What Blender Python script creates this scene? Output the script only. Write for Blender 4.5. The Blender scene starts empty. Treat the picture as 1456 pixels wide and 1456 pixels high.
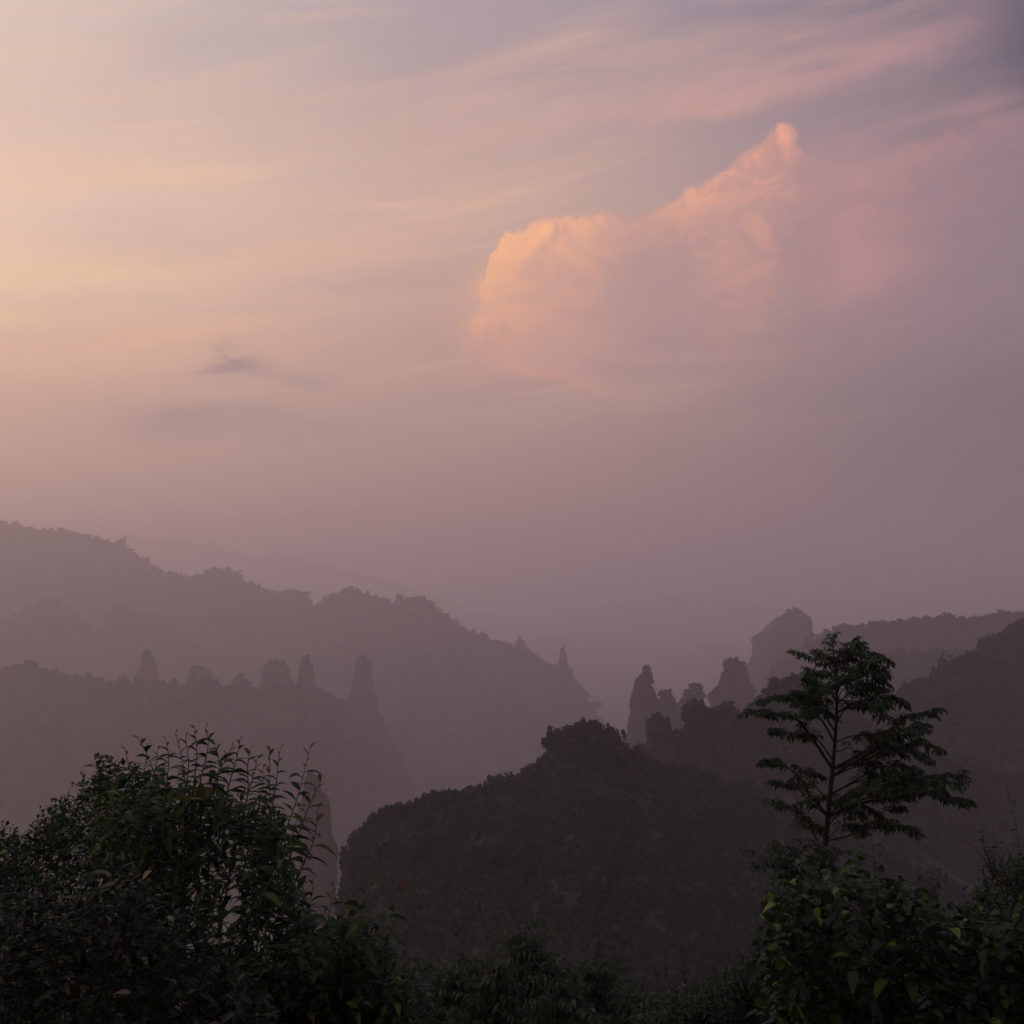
import bpy, math
import numpy as np
from mathutils import Vector, noise, Euler

rng = np.random.default_rng(7)
SC = bpy.context.scene

# ------------------------------------------------------------------ camera
PITCH = math.radians(3.4)
FOV = math.radians(50.0)
FPX = 728.0 / math.tan(FOV / 2)
cam_data = bpy.data.cameras.new('camera')
cam_data.sensor_fit = 'HORIZONTAL'
cam_data.angle = FOV
cam_data.clip_start = 0.1
cam_data.clip_end = 90000
cam = bpy.data.objects.new('camera', cam_data)
SC.collection.objects.link(cam)
cam.location = (0, 0, 0)
cam.rotation_euler = (math.pi / 2 + PITCH, 0, 0)
SC.camera = cam

def ray(px, py):
    x = (px - 728.0) / FPX
    y = (728.0 - py) / FPX
    c, s = math.cos(PITCH), math.sin(PITCH)
    return np.array([x, c - s * y, s + c * y])

def P(px, py, D):
    """world point seen in direction (px,py) at forward distance D"""
    r = ray(px, py)
    return r * (D / r[1])

def azel(px, py):
    r = ray(px, py)
    return math.atan2(r[0], r[1]), math.atan2(r[2], math.hypot(r[0], r[1]))

# ------------------------------------------------------------------ colour helpers
def lin(c):
    out = []
    for v in c:
        v = v / 255.0
        out.append(v / 12.92 if v <= 0.04045 else ((v + 0.055) / 1.055) ** 2.4)
    return tuple(out) + (1.0,)

SC.view_settings.view_transform = 'Standard'
SC.view_settings.look = 'None'
SC.view_settings.exposure = 0.0
SC.view_settings.gamma = 1.0
SC.cycles.volume_bounces = 2
SC.cycles.max_bounces = 6
SC.cycles.diffuse_bounces = 2
SC.cycles.transmission_bounces = 3
SC.cycles.use_denoising = True
SC.cycles.sample_clamp_indirect = 4

# ------------------------------------------------------------------ world: dusk sky
SUN_AZ = math.radians(-58)     # left of the view
SUN_EL = math.radians(3.0)
world = bpy.data.worlds.new('World')
SC.world = world
world.use_nodes = True
nt = world.node_tree
nt.nodes.clear()
N = nt.nodes.new
L = nt.links.new

def node(t, **kw):
    n = N(t)
    for k, v in kw.items():
        setattr(n, k, v)
    return n

def sock(n, i, v):
    if v is None:
        return
    if hasattr(v, 'is_output'):
        L(v, n.inputs[i])
    else:
        n.inputs[i].default_value = v

def M(op, a, b=None, c=None, clamp=False):
    n = node('ShaderNodeMath', operation=op, use_clamp=clamp)
    sock(n, 0, a); sock(n, 1, b)
    if c is not None: sock(n, 2, c)
    return n.outputs[0]

def mapr(v, a, b, c=0.0, d=1.0, smooth=True):
    n = node('ShaderNodeMapRange', interpolation_type='SMOOTHSTEP' if smooth else 'LINEAR', clamp=True)
    sock(n, 0, v); sock(n, 1, a); sock(n, 2, b); sock(n, 3, c); sock(n, 4, d)
    return n.outputs[0]

def mix(f, a, b, mode='MIX'):
    n = node('ShaderNodeMix', data_type='RGBA', blend_type=mode, clamp_factor=True)
    sock(n, 0, f); sock(n, 6, a); sock(n, 7, b)
    return n.outputs[2]

def ramp(v, stops):
    n = node('ShaderNodeValToRGB')
    cr = n.color_ramp
    cr.interpolation = 'EASE'
    while len(cr.elements) > 1:
        cr.elements.remove(cr.elements[-1])
    for i, (p, c) in enumerate(stops):
        e = cr.elements[0] if i == 0 else cr.elements.new(p)
        e.position = p
        e.color = c
    L(v, n.inputs[0])
    return n.outputs[0]

tc = N('ShaderNodeTexCoord')
sep = N('ShaderNodeSeparateXYZ')
L(tc.outputs['Generated'], sep.inputs[0])
X, Y, Z = sep.outputs
AZ = M('ARCTAN2', X, Y)
EL = M('ARCSINE', Z)
HX = M('DIVIDE', X, M('SQRT', M('ADD', M('ADD', M('MULTIPLY', X, X), M('MULTIPLY', Y, Y)), 1e-6)))

def noise_tex(sx, sy, scale, detail, rough, dist=0.0, off=0.0, az=None, el=None):
    cb = N('ShaderNodeCombineXYZ')
    L(M('MULTIPLY', az if az is not None else AZ, sx), cb.inputs[0])
    L(M('MULTIPLY', el if el is not None else EL, sy), cb.inputs[1])
    cb.inputs[2].default_value = off
    n = node('ShaderNodeTexNoise')
    L(cb.outputs[0], n.inputs['Vector'])
    n.inputs['Scale'].default_value = scale
    n.inputs['Detail'].default_value = detail
    n.inputs['Roughness'].default_value = rough
    n.inputs['Distortion'].default_value = dist
    return n.outputs[0]

# elevation ramps (position 0..1 = elevation -0.1 .. 0.7 rad)
def epos(py, px=728):
    return (azel(px, py)[1] + 0.1) / 0.8
ET = mapr(EL, -0.1, 0.7, 0, 1, smooth=False)

#SKYBEGIN
LEFT = [(0.0, (160, 132, 126)), (820, (176, 144, 134)), (700, (196, 156, 138)), (600, (206, 162, 140)), (520, (232, 182, 148)),
        (440, (246, 202, 166)), (330, (238, 202, 176)), (200, (222, 192, 172)), (60, (214, 194, 182)), (-40, (204, 188, 184)), (1.0, (180, 178, 204))]
MID = [(0.0, (148, 120, 120)), (820, (170, 130, 124)), (700, (176, 135, 127)), (600, (182, 141, 132)), (500, (196, 150, 137)),
       (400, (208, 163, 145)), (280, (209, 170, 152)), (160, (196, 161, 152)), (60, (172, 149, 152)), (-40, (166, 149, 161)), (1.0, (172, 172, 202))]
RIGHT = [(0.0, (96, 78, 100)), (820, (100, 78, 100)), (700, (108, 88, 104)), (600, (118, 98, 110)), (500, (130, 108, 117)),
         (400, (130, 112, 124)), (280, (134, 117, 129)), (160, (140, 119, 130)), (60, (124, 112, 127)), (-40, (112, 106, 128)), (1.0, (150, 158, 204))]
#SKYEND
def mkstops(lst):
    out = []
    for p, c in lst:
        out.append((p if p in (0.0, 1.0) else epos(p), lin(c)))
    out.sort(key=lambda s: s[0])
    return out
base_l = ramp(ET, mkstops(LEFT))
base_m = ramp(ET, mkstops(MID))
base_r = ramp(ET, mkstops(RIGHT))
fL = mapr(HX, math.sin(math.radians(-27)), math.sin(math.radians(0)), 0, 1)
fR = mapr(HX, math.sin(math.radians(-3)), math.sin(math.radians(25)), 0, 1)
col = mix(fR, mix(fL, base_l, base_m), base_r)
# the sky keeps brightening towards the sun and dims away from it
side = M('ADD', mapr(HX, -0.35, -0.9, 1.0, 1.45), mapr(HX, 0.18, 0.6, 0.0, -0.55))
sv = N('ShaderNodeVectorMath'); sv.operation = 'SCALE'
L(col, sv.inputs[0]); L(side, sv.inputs['Scale'])
col = sv.outputs[0]

# thin layered streaks of high cloud, tilted a little (rising to the right)
tilt = M('ADD', EL, M('MULTIPLY', AZ, -0.16))
warp = noise_tex(2.5, 5, 1.0, 3, 0.5, off=3.1)
elw = M('ADD', tilt, M('MULTIPLY', M('SUBTRACT', warp, 0.5), 0.10))
st1 = noise_tex(2.2, 22, 1.0, 5, 0.55, 0.3, 1.7, el=elw)
st2 = noise_tex(5.0, 46, 1.0, 4, 0.55, 0.2, 8.2, el=elw)
stk = M('ADD', M('MULTIPLY', st1, 0.7), M('MULTIPLY', st2, 0.3))
above = mapr(EL, 0.09, 0.2)
warm = M('MULTIPLY', mapr(stk, 0.48, 0.66), above)
cool = M('MULTIPLY', mapr(stk, 0.50, 0.34), above)
st3 = noise_tex(7.0, 95, 1.0, 5, 0.6, 0.4, 31.0, el=elw)
fine = M('MULTIPLY', M('MULTIPLY', mapr(st3, 0.52, 0.72), above), mapr(st1, 0.40, 0.60))
col = mix(M('MULTIPLY', fine, 0.24), col, mix(fR, lin((255, 206, 160)), lin((222, 160, 148))))
col = mix(M('MULTIPLY', warm, 0.30), col, mix(fR, lin((248, 196, 152)), lin((206, 152, 148))))
col = mix(M('MULTIPLY', cool, 0.26), col, mix(fR, lin((190, 160, 154)), lin((140, 118, 132))))

# one bright pink streak high on the right
def band(px0, py0, px1, py1, width, amp, colour, noise_amt=0.012):
    """soft streak of lit cloud between two sky directions"""
    global col
    a0, e0 = azel(px0, py0); a1, e1 = azel(px1, py1)
    ca, ce = (a0 + a1) / 2, (e0 + e1) / 2
    la = math.hypot(a1 - a0, e1 - e0) / 2
    th = math.atan2(e1 - e0, a1 - a0)
    nz = M('MULTIPLY', M('SUBTRACT', noise_tex(14, 30, 1.0, 4, 0.6, off=px0 * 0.013), 0.5), noise_amt * 4)
    dx = M('SUBTRACT', AZ, ca)
    dy = M('ADD', M('SUBTRACT', EL, ce), nz)
    u = M('ADD', M('MULTIPLY', dx, math.cos(th)), M('MULTIPLY', dy, math.sin(th)))
    v = M('SUBTRACT', M('MULTIPLY', dy, math.cos(th)), M('MULTIPLY', dx, math.sin(th)))
    q = M('ADD', M('POWER', M('ABSOLUTE', M('DIVIDE', u, la)), 2.0), M('POWER', M('ABSOLUTE', M('DIVIDE', v, width / FPX)), 2.0))
    g = M('POWER', 2.718, M('MULTIPLY', q, -1.0))
    col = mix(M('MULTIPLY', g, amp), col, lin(colour))

band(880, 160, 1160, 112, 16, 0.6, (226, 164, 146))
band(1100, 118, 1400, 45, 20, 0.55, (214, 154, 150))
band(950, 125, 1250, 60, 14, 0.4, (208, 158, 150))
band(1330, 175, 1470, 120, 22, 0.45, (196, 142, 142))
band(560, 190, 900, 150, 26, 0.35, (220, 172, 152))
band(80, 262, 420, 232, 14, 0.45, (250, 205, 155))
band(-20, 395, 240, 385, 12, 0.5, (255, 208, 150))
band(120, 492, 430, 455, 9, 0.45, (255, 190, 140))
band(-60, 455, 80, 450, 20, 0.5, (255, 206, 150))
band(250, 605, 330, 588, 10, 0.3, (140, 110, 118), 0.02)
band(60, 330, 380, 345, 26, 0.30, (196, 166, 150))
band(400, 415, 680, 385, 13, 0.40, (176, 146, 146))
band(1430, -30, 1580, 120, 84, 0.92, (58, 58, 82))
band(1456, 60, 1580, 60, 70, 0.75, (60, 60, 84))
band(150, 90, 420, 20, 40, 0.35, (168, 154, 162))
band(440, 130, 700, 90, 34, 0.2, (168, 148, 156))

# the big sunlit cloud: lit upper-left rim fading into a mauve body
def fcurve(v, pts):
    n = node('ShaderNodeFloatCurve')
    c = n.mapping.curves[0]
    c.points[0].location = pts[0]
    c.points[1].location = pts[-1]
    for p in pts[1:-1]:
        c.points.new(*p)
    n.mapping.update()
    L(v, n.inputs['Value'])
    return n.outputs[0]

a_lo, a_hi = azel(640, 400)[0], azel(1456, 400)[0]
nz1 = M('SUBTRACT', noise_tex(22, 22, 1.0, 8, 0.68, 0.9, 4.0), 0.5)
nz2 = M('SUBTRACT', noise_tex(22, 26, 1.0, 8, 0.68, 0.9, 12.0), 0.5)
AZw = M('ADD', AZ, M('MULTIPLY', nz1, 0.036))
ELw = M('ADD', EL, M('MULTIPLY', nz2, 0.044))
uu = M('DIVIDE', M('SUBTRACT', AZw, a_lo), a_hi - a_lo, clamp=True)
rim = [(640, 470), (655, 450), (668, 436), (684, 412), (698, 372), (712, 342), (728, 326), (745, 318), (780, 303), (830, 297), (880, 296), (945, 290), (985, 262), (1030, 232),
       (1075, 200), (1120, 180), (1150, 215), (1200, 225), (1260, 215), (1330, 190), (1456, 150)]
pts = [((azel(px, py)[0] - a_lo) / (a_hi - a_lo), (azel(px, py)[1]) / 0.6) for px, py in rim]
rim_el = M('MULTIPLY', fcurve(uu, pts), 0.6)
amp = [(640, .5), (670, .9), (705, 1), (780, 1), (850, .8), (900, .5), (945, .65), (1000, .85), (1050, 1), (1115, 1), (1140, .45), (1250, .3), (1456, .1)]
amp_v = fcurve(uu, [((azel(px, 400)[0] - a_lo) / (a_hi - a_lo), a) for px, a in amp])
thick = [(640, .04), (700, .11), (760, .10), (850, .055), (940, .03), (1000, .07), (1080, .11), (1130, .07), (1250, .09), (1456, .05)]
th_v = fcurve(uu, [((azel(px, 400)[0] - a_lo) / (a_hi - a_lo), a * 5) for px, a in thick])
d = M('SUBTRACT', rim_el, ELw)
edge = mapr(d, -0.002, 0.009)
fall = M('POWER', 2.718, M('MULTIPLY', M('DIVIDE', M('MAXIMUM', d, 0.0), M('MULTIPLY', th_v, 0.16)), -1.0))
# rim bounded on the left by the azimuth of the cloud nose
nose = mapr(AZw, azel(640, 400)[0], azel(695, 400)[0])
body = M('MULTIPLY', M('MULTIPLY', edge, nose), mapr(ELw, azel(900, 610)[1], azel(900, 430)[1]))
col = mix(M('MULTIPLY', body, 0.62), col, mix(fR, lin((190, 142, 138)), lin((156, 120, 128))))
tex = mapr(noise_tex(17, 22, 1.0, 8, 0.66, 1.6, 21.0), 0.40, 0.58)
glow = M('MULTIPLY', M('MULTIPLY', M('MULTIPLY', edge, nose), M('MULTIPLY', fall, amp_v)), M('ADD', M('MULTIPLY', tex, 0.6), 0.4))
glow = M('MULTIPLY', glow, mapr(EL, azel(800, 570)[1], azel(800, 440)[1]))
col = mix(M('MULTIPLY', glow, 0.97), col, mix(fR, tuple(1.4 * v for v in lin((255, 176, 108))), tuple(1.15 * v for v in lin((248, 158, 128)))))
band(672, 485, 870, 560, 17, 0.62, (238, 164, 134), 0.016)
band(700, 450, 900, 500, 30, 0.45, (222, 158, 140), 0.022)
band(668, 446, 740, 392, 30, 0.70, (255, 184, 128), 0.030)
band(690, 470, 770, 455, 24, 0.62, (255, 178, 128), 0.026)
band(760, 380, 880, 345, 34, 0.50, (244, 174, 134), 0.026)
band(730, 430, 850, 420, 40, 0.42, (232, 166, 138), 0.026)
band(640, 535, 700, 545, 8, 0.35, (214, 150, 134))
band(1170, 320, 1270, 395, 60, 0.7, (206, 142, 142), 0.03)
band(1130, 250, 1300, 200, 44, 0.55, (190, 140, 142), 0.02)
band(1000, 335, 1100, 260, 36, 0.55, (206, 150, 140), 0.02)
band(830, 340, 900, 330, 24, 0.50, (220, 162, 142), 0.02)

# small dark scud clouds low on the left
band(280, 529, 378, 526, 11, 0.85, (130, 104, 116), 0.014)
band(300, 520, 350, 517, 8, 0.55, (138, 112, 120), 0.026)
band(250, 540, 420, 542, 6, 0.25, (146, 116, 122), 0.02)
band(385, 546, 480, 540, 12, 0.6, (150, 122, 128), 0.010)
band(165, 606, 345, 590, 20, 0.8, (146, 118, 124), 0.012)
band(300, 600, 500, 614, 20, 0.55, (148, 120, 124), 0.012)

# physical dusk sky underneath (adds the real anti-solar falloff and blue overhead)
sky = node('ShaderNodeTexSky', sky_type='NISHITA')
sky.sun_disc = False
sky.sun_elevation = SUN_EL
sky.sun_rotation = SUN_AZ
sky.air_density = 1.0
sky.dust_density = 3.0
bg1 = N('ShaderNodeBackground'); bg1.inputs[1].default_value = 0.05
L(sky.outputs[0], bg1.inputs[0])
bg2 = N('ShaderNodeBackground'); bg2.inputs[1].default_value = 1.0
L(col, bg2.inputs[0])
add = N('ShaderNodeAddShader')
L(bg1.outputs[0], add.inputs[0]); L(bg2.outputs[0], add.inputs[1])
wout = N('ShaderNodeOutputWorld')
L(add.outputs[0], wout.inputs[0])
world.cycles.sampling_method = 'MANUAL'
world.cycles.sample_map_resolution = 1024

# ------------------------------------------------------------------ sun (just above the horizon, veiled)
sl = bpy.data.lights.new('sun', 'SUN')
sl.energy = 0.5
sl.angle = math.radians(10)
sl.color = (1.0, 0.62, 0.40)
sun = bpy.data.objects.new('sun', sl)
SC.collection.objects.link(sun)
sd = Vector((math.sin(SUN_AZ) * math.cos(SUN_EL), math.cos(SUN_AZ) * math.cos(SUN_EL), math.sin(SUN_EL)))
sun.rotation_euler = sd.to_track_quat('Z', 'Y').to_euler()

# ------------------------------------------------------------------ materials
def new_mat(name):
    m = bpy.data.materials.new(name)
    m.use_nodes = True
    return m, m.node_tree, m.node_tree.nodes['Principled BSDF']

def mramp(t, stops):
    n = t.nodes.new('ShaderNodeValToRGB')
    cr = n.color_ramp
    while len(cr.elements) > 1:
        cr.elements.remove(cr.elements[-1])
    for i, (p, c) in enumerate(stops):
        e = cr.elements[0] if i == 0 else cr.elements.new(p)
        e.position = p
        e.color = (*c, 1)
    return n

def leaf_mat(name, stops, rough=0.5, spec=0.35, trans=0.25):
    m, t, b = new_mat(name)
    g = t.nodes.new('ShaderNodeNewGeometry')
    r = mramp(t, stops)
    t.links.new(g.outputs['Random Per Island'], r.inputs[0])
    t.links.new(r.outputs[0], b.inputs['Base Color'])
    b.inputs['Roughness'].default_value = rough
    b.inputs['Specular IOR Level'].default_value = spec
    tr = t.nodes.new('ShaderNodeBsdfTranslucent')
    t.links.new(r.outputs[0], tr.inputs[0])
    mx = t.nodes.new('ShaderNodeMixShader')
    mx.inputs[0].default_value = trans
    t.links.new(b.outputs[0], mx.inputs[1]); t.links.new(tr.outputs[0], mx.inputs[2])
    t.links.new(mx.outputs[0], t.nodes['Material Output'].inputs[0])
    return m

def noise_mat(name, scale, stops, rough=0.9, bump=0.0, obj_coords=True, detail=6, stretch=(1, 1, 1)):
    m, t, b = new_mat(name)
    tcn = t.nodes.new('ShaderNodeTexCoord')
    mp = t.nodes.new('ShaderNodeMapping')
    mp.inputs['Scale'].default_value = stretch
    t.links.new(tcn.outputs['Object'], mp.inputs[0])
    n = t.nodes.new('ShaderNodeTexNoise')
    n.inputs['Scale'].default_value = scale
    n.inputs['Detail'].default_value = detail
    n.inputs['Roughness'].default_value = 0.65
    t.links.new(mp.outputs[0], n.inputs['Vector'])
    r = mramp(t, stops)
    t.links.new(n.outputs[0], r.inputs[0])
    t.links.new(r.outputs[0], b.inputs['Base Color'])
    b.inputs['Roughness'].default_value = rough
    b.inputs['Specular IOR Level'].default_value = 0.15
    if bump:
        bp = t.nodes.new('ShaderNodeBump')
        bp.inputs['Distance'].default_value = bump
        t.links.new(n.outputs[0], bp.inputs['Height'])
        t.links.new(bp.outputs[0], b.inputs['Normal'])
    return m

M_HILL = noise_mat('forested_slope', 0.03, [(0.3, (.008, .016, .014)), (0.55, (.015, .024, .018)), (0.75, (.024, .027, .022))])
M_GROUND = noise_mat('valley_floor_green', 0.004, [(0.3, (.03, .04, .02)), (0.7, (.06, .07, .035))])
M_ROCK = noise_mat('sandstone', 0.045, [(0.3, (.018, .017, .015)), (0.5, (.042, .036, .031)), (0.62, (.016, .021, .014))], bump=1.5, stretch=(1, 1, 2.5))
M_FOREST = leaf_mat('forest_leaves', [(0.0, (.005, .013, .013)), (0.45, (.010, .022, .018)), (0.8, (.020, .034, .024)), (1.0, (.034, .037, .028))], rough=0.8, spec=0.1, trans=0.12)  # blue raised to paint the bluish tint of near haze into the leaves
M_BARK = noise_mat('bark', 14, [(0.35, (.011, .010, .009)), (0.65, (.028, .024, .021))], bump=0.01, stretch=(1, 1, .25))
M_TWIG = noise_mat('twig_bark', 20, [(0.35, (.035, .036, .020)), (0.65, (.07, .065, .04))])
M_SOIL = noise_mat('leaf_litter', 3, [(0.3, (.012, .014, .008)), (0.7, (.03, .028, .016))], bump=0.05)
M_LEAF_LONG = leaf_mat('long_leaves', [(0.0, (.009, .024, .007)), (0.6, (.020, .042, .011)), (0.88, (.034, .060, .014)), (0.98, (.07, .11, .018)), (1.0, (.15, .09, .03))], rough=0.55, spec=0.13)
M_LEAF_NEW = leaf_mat('young_leaves', [(0.0, (.055, .075, .018)), (0.6, (.09, .085, .022)), (1.0, (.13, .06, .035))], rough=0.45, spec=0.4, trans=0.4)
M_LEAF_FINE = leaf_mat('small_leaves', [(0.0, (.008, .020, .007)), (0.7, (.018, .036, .011)), (0.96, (.035, .058, .014)), (1.0, (.10, .16, .02))], rough=0.65, spec=0.07)
M_LEAF_SHEEN = leaf_mat('sheen_painted_leaves', [(0.0, (.007, .016, .006)), (0.72, (.015, .028, .009)), (0.92, (.045, .052, .03)), (1.0, (.22, .16, .11))], rough=0.5, spec=0.12)  # pale end of the ramp paints sheen highlights into the leaf colour
M_LEAF_BROAD = leaf_mat('broad_leaves', [(0.0, (.006, .016, .005)), (0.6, (.014, .030, .007)), (0.88, (.034, .055, .010)), (1.0, (.12, .16, .02))], rough=0.5, spec=0.2, trans=0.3)
M_LEAF_PINN = leaf_mat('drooping_leaflets', [(0.0, (.013, .026, .011)), (0.7, (.026, .042, .016)), (1.0, (.048, .062, .022))], rough=0.6, spec=0.15)
M_LEAF_DARK = leaf_mat('dark_leaflets', [(0.0, (.018, .036, .014)), (0.8, (.032, .052, .018)), (0.97, (.05, .06, .03)), (1.0, (.14, .14, .09))], rough=0.6, spec=0.15)
M_LEAF_RED = leaf_mat('reddish_leaves', [(0.0, (.05, .035, .02)), (1.0, (.13, .045, .03))], rough=0.5, spec=0.3)

# ------------------------------------------------------------------ object helpers
COL = SC.collection

def make_mesh(name, V, F, mat, origin=(0, 0, 0), smooth=False):
    V = np.asarray(V, dtype=np.float64).reshape(-1, 3) - np.asarray(origin)
    F = np.asarray(F, dtype=np.int32)
    k = F.shape[1]
    me = bpy.data.meshes.new(name)
    me.vertices.add(len(V)); me.vertices.foreach_set('co', V.astype(np.float32).ravel())
    me.loops.add(F.size); me.loops.foreach_set('vertex_index', F.ravel())
    me.polygons.add(len(F))
    me.polygons.foreach_set('loop_start', np.arange(0, F.size, k, dtype=np.int32))
    me.polygons.foreach_set('loop_total', np.full(len(F), k, dtype=np.int32))
    if smooth:
        me.polygons.foreach_set('use_smooth', np.ones(len(F), dtype=bool))
    me.update(calc_edges=True)
    me.materials.append(mat)
    return me

def link(name, me, parent=None, loc=(0, 0, 0)):
    o = bpy.data.objects.new(name, me)
    COL.objects.link(o)
    o.location = loc
    if parent is not None:
        o.parent = parent
    return o

def tag(o, label=None, cat=None, group=None, kind=None):
    if label: o['label'] = label
    if cat: o['category'] = cat
    if group: o['group'] = group
    if kind: o['kind'] = kind
    return o

def empty(name, loc, label, cat, group=None):
    o = bpy.data.objects.new(name, None)
    o.empty_display_size = 0.2
    COL.objects.link(o)
    o.location = tuple(loc)
    return tag(o, label, cat, group)

class Part:
    """vertex/quads collector"""
    def __init__(self): self.V = []; self.F = []; self.n = 0
    def add(self, V, F):
        V = np.asarray(V).reshape(-1, 3); F = np.asarray(F)
        self.V.append(V); self.F.append(F + self.n); self.n += len(V)
    def build(self, name, mat, parent, base, smooth=False):
        if not self.n: return None
        me = make_mesh(name, np.concatenate(self.V), np.concatenate(self.F), mat, origin=base, smooth=smooth)
        return link(name, me, parent)

def norm(v):
    v = np.asarray(v, dtype=float)
    return v / (np.linalg.norm(v, axis=-1, keepdims=True) + 1e-9)

def smooth_path(pts, n=4):
    pts = [np.asarray(p, float) for p in pts]
    if len(pts) < 3:
        return [pts[0] + (pts[-1] - pts[0]) * t for t in np.linspace(0, 1, n + 1)]
    out = []
    ext = [2 * pts[0] - pts[1]] + pts + [2 * pts[-1] - pts[-2]]
    for i in range(1, len(ext) - 2):
        p0, p1, p2, p3 = ext[i - 1:i + 3]
        for k in range(n):
            t = k / n
            out.append(0.5 * ((2 * p1) + (-p0 + p2) * t + (2 * p0 - 5 * p1 + 4 * p2 - p3) * t * t + (-p0 + 3 * p1 - 3 * p2 + p3) * t ** 3))
    out.append(pts[-1])
    return out

def tube(part, pts, r0, r1, sides=6):
    pts = np.array(pts)
    n = len(pts)
    T = norm(np.gradient(pts, axis=0))
    ref = np.array([0.31, 0.9, 0.2])
    A = norm(np.cross(T, ref)); B = np.cross(T, A)
    R = np.linspace(r0, r1, n)[:, None, None]
    ang = np.linspace(0, 2 * np.pi, sides, endpoint=False)
    ring = A[:, None, :] * np.cos(ang)[None, :, None] + B[:, None, :] * np.sin(ang)[None, :, None]
    V = pts[:, None, :] + ring * R
    i = np.arange(n - 1)[:, None]; j = np.arange(sides)[None, :]
    a = i * sides + j; b = i * sides + (j + 1) % sides
    F = np.stack([a, b, b + sides, a + sides], -1).reshape(-1, 4)
    part.add(V, F)

# leaf templates: (t, halfwidth)
T_LANCE = np.array([(0, 0.02), (.18, .62), (.42, 1.0), (.7, .68), (1.0, .02)])
T_SMALL = np.array([(0, 0.05), (.5, 1.0), (1.0, .03)])
T_HEART = np.array([(-.08, .35), (.08, .95), (.35, 1.0), (.68, .62), (1.0, .03)])

def leaves(part, Pp, D, Nn, Ln, Wd, droop, tmpl, fold=0.22):
    Pp, D, Nn = map(lambda a: np.asarray(a, float).reshape(-1, 3), (Pp, D, Nn))
    n = len(Pp)
    if n == 0: return
    Ln = np.broadcast_to(Ln, n)[:, None, None]; Wd = np.broadcast_to(Wd, n)[:, None, None]; dr = np.broadcast_to(droop, n)[:, None, None]
    D = norm(D); S = norm(np.cross(D, Nn)); U = np.cross(S, D)
    t = tmpl[:, 0][None, :, None]; w = tmpl[:, 1][None, :, None]
    down = np.array([0, 0, -1.0])[None, None, :]
    mid = Pp[:, None, :] + D[:, None, :] * t * Ln + down * dr * Ln * t ** 2
    lift = U[:, None, :] * (w * Wd * 0.5 * fold * 2)
    le = mid - S[:, None, :] * (w * Wd * 0.5) + lift
    ri = mid + S[:, None, :] * (w * Wd * 0.5) + lift
    k = len(tmpl)
    V = np.stack([le, mid, ri], 2)            # n,k,3,3
    base = (np.arange(n) * k * 3)[:, None, None]
    r = (np.arange(k - 1) * 3)[None, :, None]
    c = np.arange(2)[None, None, :]
    a = base + r + c
    F = np.stack([a, a + 1, a + 4, a + 3], -1).reshape(-1, 4)
    part.add(V.reshape(-1, 3), F)

def randdir(n, up=0.0):
    v = rng.normal(size=(n, 3)); v[:, 2] += up
    return norm(v)

# ------------------------------------------------------------------ distant tree crowns
def crown_template(nq, clumps, q, squash=0.8):
    cs = []
    for _ in range(clumps):
        a = rng.uniform(0, 2 * np.pi); r = rng.uniform(0.15, 0.75); z = rng.uniform(0.15, 1.0) * squash
        cs.append((r * math.cos(a) * (1.15 - 0.55 * z), r * math.sin(a) * (1.15 - 0.55 * z), z))
    cs = np.array(cs)
    per = nq // clumps
    Vs = []
    for c in cs:
        d = randdir(per, 0.35)
        p = c + d * rng.uniform(0.12, 0.34, (per, 1)) * np.array([1, 1, .75])
        nn = norm(d + rng.normal(size=(per, 3)) * 0.5)
        a = norm(np.cross(nn, randdir(per))); b = np.cross(nn, a)
        s = rng.uniform(0.6, 1.3, (per, 1)) * q
        Vs.append(np.stack([p - a * s, p - b * s * .7, p + a * s, p + b * s * .7], 1))
    return np.concatenate(Vs)       # nq,4,3

def scatter_crowns(name, pos, R, H, templates, mat, origin=(0, 0, 0), parent=None):
    allV = []
    ids = rng.integers(0, len(templates), len(pos))
    for k, T in enumerate(templates):
        sel = np.where(ids == k)[0]
        if not len(sel): continue
        a = rng.uniform(0, 2 * np.pi, len(sel))
        c, s = np.cos(a), np.sin(a)
        r = R[sel][:, None, None]; h = H[sel][:, None, None]
        tx = T[None, :, :, 0]; ty = T[None, :, :, 1]; tz = T[None, :, :, 2]
        x = (tx * c[:, None, None] - ty * s[:, None, None]) * r
        y = (tx * s[:, None, None] + ty * c[:, None, None]) * r
        z = tz * h
        V = np.stack([x, y, z], -1) + pos[sel][:, None, None, :]
        allV.append(V.reshape(-1, 3))
    V = np.concatenate(allV)
    F = np.arange(len(V)).reshape(-1, 4)
    me = make_mesh(name, V, F, mat, origin=origin)
    return link(name, me, parent)

TM_MID = [crown_template(110, 11, 0.17) for _ in range(6)]
TM_TALL = [crown_template(90, 10, 0.16, 1.5) for _ in range(3)]
TM_FAR = [crown_template(36, 6, 0.30) for _ in range(6)]

# ------------------------------------------------------------------ ground and ridges
GZ = -560.0
def ground_sheet():
    n = 90
    rr = np.concatenate([[0], np.geomspace(150, 18500, n)])
    aa = np.linspace(0, 2 * np.pi, 120, endpoint=False)
    V = []
    for r in rr:
        for a in aa:
            x, y = r * math.sin(a), r * math.cos(a)
            z = GZ + 14 * noise.fractal(Vector((x * .002, y * .002, 0)), 1.0, 2.0, 4)
            V.append((x, y, z))
    V = np.array(V)
    i = np.arange(len(rr) - 1)[:, None]; j = np.arange(120)[None, :]
    a = i * 120 + j; b = i * 120 + (j + 1) % 120
    F = np.stack([a, b, b + 120, a + 120], -1).reshape(-1, 4)
    o = link('ground', make_mesh('ground', V, F, M_GROUND, smooth=True))
    tag(o, kind='structure')
ground_sheet()

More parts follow.
